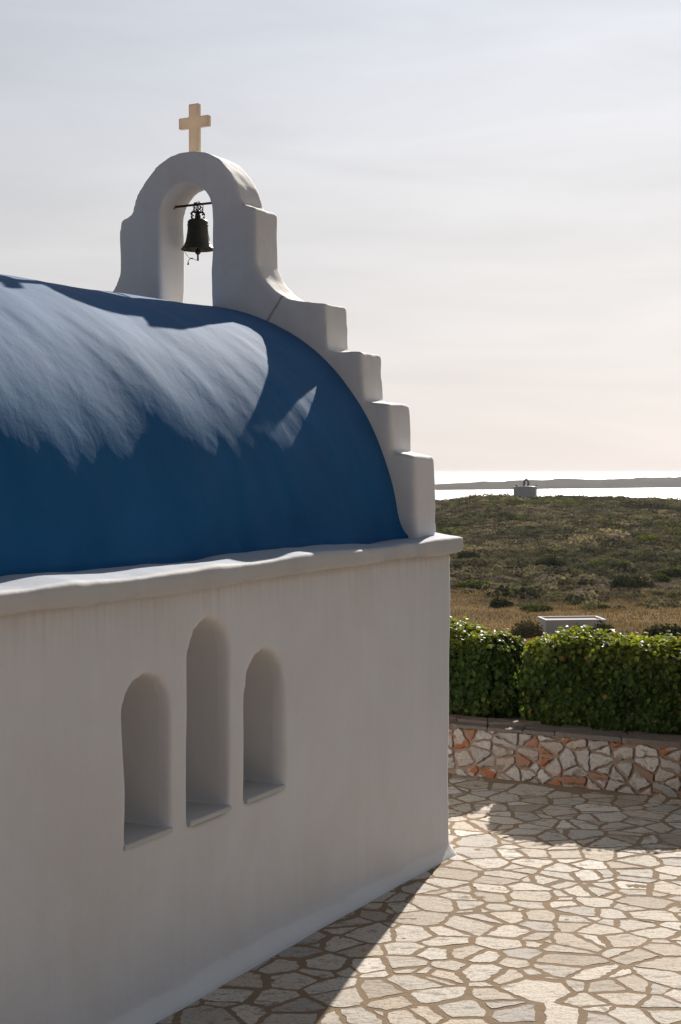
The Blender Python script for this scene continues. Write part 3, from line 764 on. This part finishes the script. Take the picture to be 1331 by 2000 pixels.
# ------------------------------------------------------------------ white flat-roofed hut in the field
hx, hy = (1118 - 665.5) / F_PX * 121.5, 121.5
hut = empty('hut', (hx, hy, -12.5), R(6)); tag(hut, 'low white flat-roofed hut standing in the field behind the hedge', 'hut')
bm = bmesh.new(); w, d, h = 2.62, 1.5, 3.05
for x0, x1, y0, y1 in ((-w, w, -d, -d + .22), (-w, w, d - .22, d), (-w, -w + .22, -d + .22, d - .22), (w - .22, w, -d + .22, d - .22)):
    bm_box(bm, x0, x1, y0, y1, -0.4, h)
link('wall', bm_mesh('wall', bm), M_hut, hut)
bm = bmesh.new(); bm_box(bm, -w + .2, w - .2, -d + .2, d - .2, h - .30, h - .14)
link('roof', bm_mesh('roof', bm), M_hutroof, hut)
bm = bmesh.new(); bm_box(bm, -.5, .5, -d - .03, -d + .02, -.1, 2.0, 0.01)
link('door', bm_mesh('door', bm), M_darkdoor, hut)

# ------------------------------------------------------------------ chapel on the far hilltop
fd = 366.0; k = fd / F_PX
fx = (1026.5 - 665.5) * k
gzc = EYE - (972 - 921) * k
fc = empty('hilltop_chapel', (fx, fd, gzc), R(-12)); tag(fc, 'tiny white chapel with a bell arch on the far hilltop against the sea', 'chapel')
bm = bmesh.new(); bm_box(bm, -2.75, 2.75, -3.2, 3.2, -1.5, 2.65, 0.08)
link('wall', bm_mesh('wall', bm), M_hut, fc)
bm = bmesh.new(); bm_box(bm, -2.95, 2.95, -3.4, 3.4, 2.65, 2.85, 0.05)
link('cornice', bm_mesh('cornice', bm), M_hut, fc)
bm = bmesh.new()
bm_extrude_poly(bm, [(2.6 * math.cos(a), 2.75 + 0.25 * math.sin(a)) for a in np.linspace(0, math.pi, 14)], -2.9, 2.75)
link('roof', bm_mesh('roof', bm), M_darkdoor, fc)
M_farbelfry = mat_simple('brown_grey_masonry', (0.30, 0.27, 0.25), 0.9, nscale=1)  # brown-grey masonry, darker than the chapel's pale walls
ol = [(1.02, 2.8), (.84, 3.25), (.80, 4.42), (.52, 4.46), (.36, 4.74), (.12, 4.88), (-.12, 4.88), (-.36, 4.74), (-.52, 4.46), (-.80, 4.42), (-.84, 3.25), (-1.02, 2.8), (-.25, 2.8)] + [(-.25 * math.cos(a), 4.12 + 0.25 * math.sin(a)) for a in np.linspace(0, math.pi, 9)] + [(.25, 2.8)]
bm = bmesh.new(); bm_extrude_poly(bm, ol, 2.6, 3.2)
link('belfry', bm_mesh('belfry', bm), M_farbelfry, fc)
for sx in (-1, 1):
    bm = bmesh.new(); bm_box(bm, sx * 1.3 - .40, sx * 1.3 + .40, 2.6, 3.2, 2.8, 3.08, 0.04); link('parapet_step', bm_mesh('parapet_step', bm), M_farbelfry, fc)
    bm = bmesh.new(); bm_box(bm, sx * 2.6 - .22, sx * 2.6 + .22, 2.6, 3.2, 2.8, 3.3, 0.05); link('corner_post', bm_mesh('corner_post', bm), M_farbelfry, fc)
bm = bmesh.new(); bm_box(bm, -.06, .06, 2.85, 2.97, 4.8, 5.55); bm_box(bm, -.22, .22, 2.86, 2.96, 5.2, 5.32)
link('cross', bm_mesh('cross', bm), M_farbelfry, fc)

# ------------------------------------------------------------------ the chapel
ch = empty('chapel', W(2.2, -4.6), -R(ANG))
tag(ch, 'large whitewashed chapel in front with a blue barrel roof and stepped bell gable', 'chapel')
LEN, WID = 9.2, 4.4
# body: long rectangle with a plaster foot
bm = bmesh.new()
rings = []
st = np.linspace(0, -LEN, 24)
for z, off in ((-0.15, 0.075), (0.0, 0.062), (0.035, 0.040), (0.10, 0.004), (0.5, 0.0), (2.50, 0.0)):
    loop = [(off, y + (off if y == 0 else (-off if y == -LEN else 0))) for y in st] + [(-WID - off, y + (off if y == 0 else (-off if y == -LEN else 0))) for y in st[::-1]]
    rings.append([bm.verts.new((x, y, z + (float(rise(y)) if -0.1 < z < 0.6 else 0))) for x, y in loop])
nl_ = len(rings[0])
for a, b in zip(rings, rings[1:]):
    for k in range(nl_): bm.faces.new((a[k], a[(k + 1) % nl_], b[(k + 1) % nl_], b[k]))
bm.faces.new(rings[0][::-1]); bm.faces.new(rings[-1]); bmesh.ops.recalc_face_normals(bm, faces=bm.faces)
WIN = [(-4.415, -3.985, 1.115, 1.995), (-3.790, -3.365, 1.105, 2.245), (-3.165, -2.715, 1.105, 1.995)]
def arch_pts(a, b, z0, z1, g=0.0, n=16):
    c, r = (a + b) / 2, (b - a) / 2 + g
    return [(c + r * math.cos(t), (z1 - (b - a) / 2) + r * math.sin(t)) for t in np.linspace(0, math.pi, n)] + [(a - g, z0 - g), (b + g, z0 - g)]
cutters = []
for a, b, z0, z1 in WIN:
    cb = bmesh.new(); pts = arch_pts(a, b, z0 - 0.02, z1)
    f = [cb.verts.new((0.3, y, z)) for y, z in pts]; r2_ = [cb.verts.new((-0.52, y, z)) for y, z in pts]
    cb.faces.new(f); cb.faces.new(r2_[::-1])
    for k in range(len(pts)): cb.faces.new((f[k], r2_[k], r2_[(k + 1) % len(pts)], f[(k + 1) % len(pts)]))
    bmesh.ops.recalc_face_normals(cb, faces=cb.faces); cutters.append(bm_mesh('cut', cb))
body = sculpt(bm_mesh('body', bm), 0.028, 7, cutters, disp=0.013, dsize=0.7)
# split the niches off as window parts
def split(me, test):
    n = len(me.vertices); co = np.empty(n * 3, np.float32); me.vertices.foreach_get('co', co); co = co.reshape(-1, 3)
    nf = len(me.polygons); fv = np.empty(nf * 4, np.int32); me.loops.foreach_get('vertex_index', fv); fv = fv.reshape(-1, 4)
    cen = co[fv].mean(1)
    return co, fv, test(cen)
def submesh(name, co, fv):
    used = np.unique(fv); remap = np.zeros(len(co), np.int32); remap[used] = np.arange(len(used))
    return mesh_np(name, co[used], remap[fv])
assert len(body.loops) == 4 * len(body.polygons)
co, fv, win_id = split(body, lambda c: sum(((c[:, 0] < -0.075) & (c[:, 0] > -0.7) & (c[:, 1] > a - .06) & (c[:, 1] < b + .06) & (c[:, 2] > z0 - .1) & (c[:, 2] < z1 + .06)) * (i + 1) for i, (a, b, z0, z1) in enumerate(WIN)))
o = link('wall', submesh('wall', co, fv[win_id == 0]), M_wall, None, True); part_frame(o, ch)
wl_label = ['shorter arched niche on the left', 'tallest arched niche in the middle', 'shorter arched niche on the right']
for i, (a, b, z0, z1) in enumerate(WIN):
    o = link('window', submesh('window', co, fv[win_id == i + 1]), M_white, None, True); part_frame(o, ch); o['label'] = wl_label[i]
    bm = bmesh.new(); bm_box(bm, -0.50, 0.014, a - 0.012, b + 0.014, z0 - 0.026, z0 + 0.004, 0.004)
    s_ = link('sill', bm_mesh('sill', bm), M_sill); s_.parent = o

# cornice: rounded band round the top of the wall
bm = bmesh.new(); bm_box(bm, -WID - 0.085, 0.085, -LEN - 0.085, 0.085, 2.450, 2.568)
cor = sculpt(bm_mesh('cornice', bm), 0.020, 8, disp=0.011, dsize=0.45, seed=3.3)
co = np.empty(len(cor.vertices) * 3, np.float32); cor.vertices.foreach_get('co', co); co = co.reshape(-1, 3)
# hand-trowelled: the slab sags a little and its face waves in and out
sy = co[:, 1]
wv = 0.005 * np.sin(sy * 2.1 + 0.7) + 0.004 * np.sin(sy * 4.7)
inn = np.clip((0.075 - co[:, 0]) / 0.27, 0, 1) * (co[:, 2] > 2.53)        # ledge rises towards the vault
lw = 0.007 * np.sin(sy * 2.6 + 1.0) + 0.005 * np.sin(sy * 6.1 + 0.4) + 0.03 * fbm(sy * 1.3, sy * 0, 3, 15)
co[:, 2] += wv * 0.7 - 0.022 * np.clip((-1.5 - sy) / 3.0, 0, 1) + inn * 0.022 + inn ** 2 * lw + 0.012 * np.clip((sy + 0.9) / 0.9, 0, 1) * (co[:, 2] > 2.53)
co[:, 0] += np.where(co[:, 0] > 0, 0.010 * np.sin(sy * 3.3 + 1.0), 0)
cor.vertices.foreach_set('co', co.ravel()); cor.update()
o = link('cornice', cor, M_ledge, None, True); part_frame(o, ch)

# barrel roof
ns, na = 900, 420
sg = np.linspace(-LEN + 0.15, -0.42, ns); ag = np.linspace(-0.01, math.pi + 0.01, na)
SS, AA = np.meshgrid(sg, ag)
RAD, ZC = 1.985, 2.50
q1 = SS; q2 = AA * RAD
rad = RAD - 0.05 * np.clip((-0.6 - SS) / 2.2, 0, 1) + 0.034 * fbm(q1 * 0.7, q2 * 0.5, 2, 71) + 0.014 * fbm(q1 * 1.8 + q2 * 0.5, q2 * 0.75, 3, 73) + 0.0017 * fbm(q1 * 3.2 + q2 * 1.2, q2 * 2.2, 4, 79) + 0.0017 * fbm(q1 * 6, q2 * 5, 3, 75)
XX = -2.2 + rad * np.cos(AA); ZZ = ZC + rad * np.sin(AA)
# soft fillet where the vault meets the ledge, wavy along the length
wav = 0.035 * np.sin(q1 * 2.3 + 1) + 0.02 * np.sin(q1 * 5.1) + 0.05 * fbm(q1 * 1.1, q1 * 0, 3, 5)
fl = (0.008 + 0.25 * np.abs(wav)) * np.exp(-np.clip(ZZ - 2.61, 0, 9) / 0.045) + 0.13 * np.exp(-np.clip(-0.42 - SS, 0, 9) / 0.14) * np.exp(-np.clip(ZZ - 2.60, 0, 9) / 0.07)
XX = XX + np.sign(np.cos(AA)) * fl
ZZ = np.where(ZZ < 2.56, 2.53, ZZ)
idx = np.arange(ns * na).reshape(na, ns)
q = np.stack([idx[:-1, :-1], idx[1:, :-1], idx[1:, 1:], idx[:-1, 1:]], -1).reshape(-1, 4)[:, ::-1]
me = mesh_np('roof', np.stack([XX, SS, ZZ], -1).reshape(-1, 3), q)
uv = me.uv_layers.new(name='UVMap'); li = np.empty(len(me.loops), np.int32); me.loops.foreach_get('vertex_index', li)
uv.data.foreach_set('uv', np.stack([q1.ravel()[li], q2.ravel()[li]], -1).astype(np.float32).ravel())
o = link('roof', me, M_roof, None, True); part_frame(o, ch)
# gable: stepped parapet with belfry arch, outline (u, z), mirrored about the middle
half = [(0.10, 2.50), (0.075, 2.62), (0.085, 3.22), (0.275, 3.245), (0.285, 3.255), (0.295, 3.63), (0.52, 3.655), (0.545, 4.045), (0.79, 4.065), (0.845, 4.075), (0.862, 4.445), (1.10, 4.475), (1.22, 4.50),
        (1.34, 4.57), (1.44, 4.67), (1.505, 4.80), (1.512, 5.24), (1.53, 5.262), (1.645, 5.30), (1.66, 5.36), (1.70, 5.47), (1.78, 5.585), (1.88, 5.690), (2.00, 5.755), (2.12, 5.782)]
left = [(4.38 - u, z) for u, z in half[::-1]]
out = half + left
bm = bmesh.new(); bm_extrude_poly(bm, [(-u, z) for u, z in out], -0.50, -0.115)
cb = bmesh.new()
op = [(1.947, 4.40)] + [(2.203 + 0.256 * math.cos(t), 5.262 + 0.256 * math.sin(t)) for t in np.linspace(math.pi, 0, 20)] + [(2.459, 4.40)]
bm_extrude_poly(cb, [(-u, z) for u, z in op], -0.9, 0.3)
gab = sculpt(bm_mesh('bell_gable', bm), 0.019, 9, [bm_mesh('c', cb)], disp=0.014, dsize=0.38, seed=1.7)
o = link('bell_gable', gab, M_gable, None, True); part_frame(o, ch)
# cross on the belfry
bm = bmesh.new()
cw = 0.049
prof = [(-cw, 5.70), (cw, 5.70), (cw, 6.015), (0.150, 6.015), (0.150, 6.107), (cw, 6.107), (cw, 6.216), (-cw, 6.216), (-cw, 6.107), (-0.150, 6.107), (-0.150, 6.015), (-cw, 6.015)]
bm_extrude_poly(bm, [(x - 2.222, z) for x, z in prof], -0.335, -0.29)
bmesh.ops.bevel(bm, geom=list(bm.edges), offset=0.005, segments=2, affect='EDGES')
o = link('cross', bm_mesh('cross', bm), M_cross); part_frame(o, ch)
# iron rod across the arch
BS = -0.27
bm = bmesh.new(); bm_tube(bm, [(-2.49, BS - .03, 5.368), (-2.2, BS, 5.377), (-1.92, BS + .03, 5.385)], 0.010, 10)
bm_tube(bm, [(-2.475, BS - .03, 5.367), (-2.44, BS - .028, 5.369)], 0.021, 10)
o = link('bell_rod', bm_mesh('bell_rod', bm), M_iron); part_frame(o, ch)

# ------------------------------------------------------------------ the bell
def in_frame(x, y, z): return FRAME @ Vector((x, y, z))
BX = -2.222
bell = empty('bell', in_frame(BX, BS, 4.992), -R(ANG)); bell.scale = (0.88, 0.88, 0.88); tag(bell, 'dark bronze bell hanging on an iron rod in the arch of the bell gable', 'bell')
bm = bmesh.new()
prof = [(0.0, 0.300), (0.05, 0.298), (0.082, 0.290), (0.097, 0.275), (0.100, 0.262), (0.098, 0.255), (0.100, 0.20), (0.104, 0.15), (0.113, 0.10), (0.126, 0.06), (0.140, 0.036), (0.150, 0.022), (0.162, 0.008), (0.165, 0.0),
        (0.158, 0.0), (0.140, 0.02), (0.118, 0.05), (0.100, 0.10), (0.090, 0.2), (0.080, 0.27), (0.0, 0.285)]
bm_lathe(bm, [(r, z) for r, z in prof], n=44)
for zz, rr in ((0.238, 0.1035), (0.055, 0.131)):
    bm_lathe(bm, [(rr - .006, zz - .006), (rr, zz - .003), (rr, zz + .003), (rr - .008, zz + .006)], n=44)
link('bell_body', bm_mesh('bell_body', bm), M_bronze, bell, True)
bm = bmesh.new()
bm_tube(bm, [(0, 0, .29), (0, 0, .335), (0, 0, .355)], [.030, .028, .020], 12)
for k in range(4):
    a = math.pi / 4 + k * math.pi / 2; cx_, sx_ = math.cos(a), math.sin(a)
    bm_tube(bm, [(cx_ * .045, sx_ * .045, .285), (cx_ * .062, sx_ * .062, .315), (cx_ * .066, sx_ * .066, .345), (cx_ * .05, sx_ * .05, .365), (cx_ * .02, sx_ * .02, .362)], .0105, 8)
bm_tube(bm, [(-.05, 0, .33), (-.072, 0, .355), (-.05, 0, .375)], .008, 8); bm_tube(bm, [(.05, 0, .33), (.072, 0, .35), (.055, 0, .372)], .008, 8)
link('canon', bm_mesh('canon', bm), M_bronze, bell, True)
bm = bmesh.new(); rr = random.Random(2)
for k in range(7):
    c = Vector((rr.uniform(-.035, .03), rr.uniform(-.02, .02), 0.40 + rr.uniform(-.01, .015))); r_ = rr.uniform(.022, .042); t0 = rr.uniform(0, 3)
    bm_tube(bm, [c + Vector((r_ * .6 * math.cos(t), rr.uniform(-.01, .01) + .018 * math.sin(2 * t + t0), r_ * 1.25 * math.sin(t))) for t in np.linspace(0, 2 * math.pi, 14)], .0042, 6)
bm_tube(bm, [(.01, 0, .43), (.018, 0, .462), (.008, 0, .47)], .0045, 6); bm_tube(bm, [(-.02, 0, .43), (-.032, .0, .455), (-.042, 0, .452)], .0035, 6)
link('wire_binding', bm_mesh('wire_binding', bm), M_iron, bell, True)
bm = bmesh.new()
bm_tube(bm, [(0, 0, .27), (0, 0, .02), (0, 0, 0)], [.008, .008, .012], 8)
bm_lathe(bm, [(0.001, .012), (.016, .006), (.026, -.008), (.029, -.022), (.024, -.036), (.012, -.046), (.0085, -.052), (.0095, -.095), (.011, -.104), (.001, -.107)], n=18)
link('clapper', bm_mesh('clapper', bm), M_iron, bell, True)
bm = bmesh.new()
bm_tube(bm, [(-.055, 0, .33), (-.085, -.005, .27), (-.115, -.01, .17), (-.135, -.01, .07), (-.150, -.012, 0.0), (-.125, 0, -.045), (-.095, 0, -.073), (-.06, 0, -.082), (-.02, 0, -.098), (0, 0, -.10)], .0028, 6)
bm_tube(bm, [(-.085, 0, -.076), (-.055, 0, -.082)], .0065, 6)
bm_tube(bm, [(-.085, 0, -.076), (-.108, 0, -.095), (-.112, 0, -.115)], .003, 6); bm_tube(bm, [(-.112, 0, -.110), (-.113, 0, -.138)], [.006, .009], 6)
bm_tube(bm, [(.06, 0, .30), (.10, 0, .22), (.12, 0, .14), (.135, .0, .08)], .0025, 6)
link('pull_wire', bm_mesh('pull_wire', bm), M_wire, bell, True)
bpy.context.view_layer.update()

# ------------------------------------------------------------------ sea haze over the whole view
hz = bpy.data.materials.new('sea_haze'); hz.use_nodes = True; nt = hz.node_tree; nt.nodes.clear()
ho = nt.nodes.new('ShaderNodeOutputMaterial'); hv = nt.nodes.new('ShaderNodeVolumePrincipled')
hv.inputs['Color'].default_value = (0.93, 0.94, 0.97, 1); hv.inputs['Density'].default_value = 0.00007; hv.inputs['Anisotropy'].default_value = 0.2
nt.links.new(hv.outputs[0], ho.inputs['Volume'])
bm = bmesh.new(); bm_box(bm, -31000, 31000, -31000, 31000, -44.0, 8.0)
tag(link('haze', bm_mesh('haze', bm), hz), 'thin pale sea haze lying over the coast', 'haze', kind='stuff')
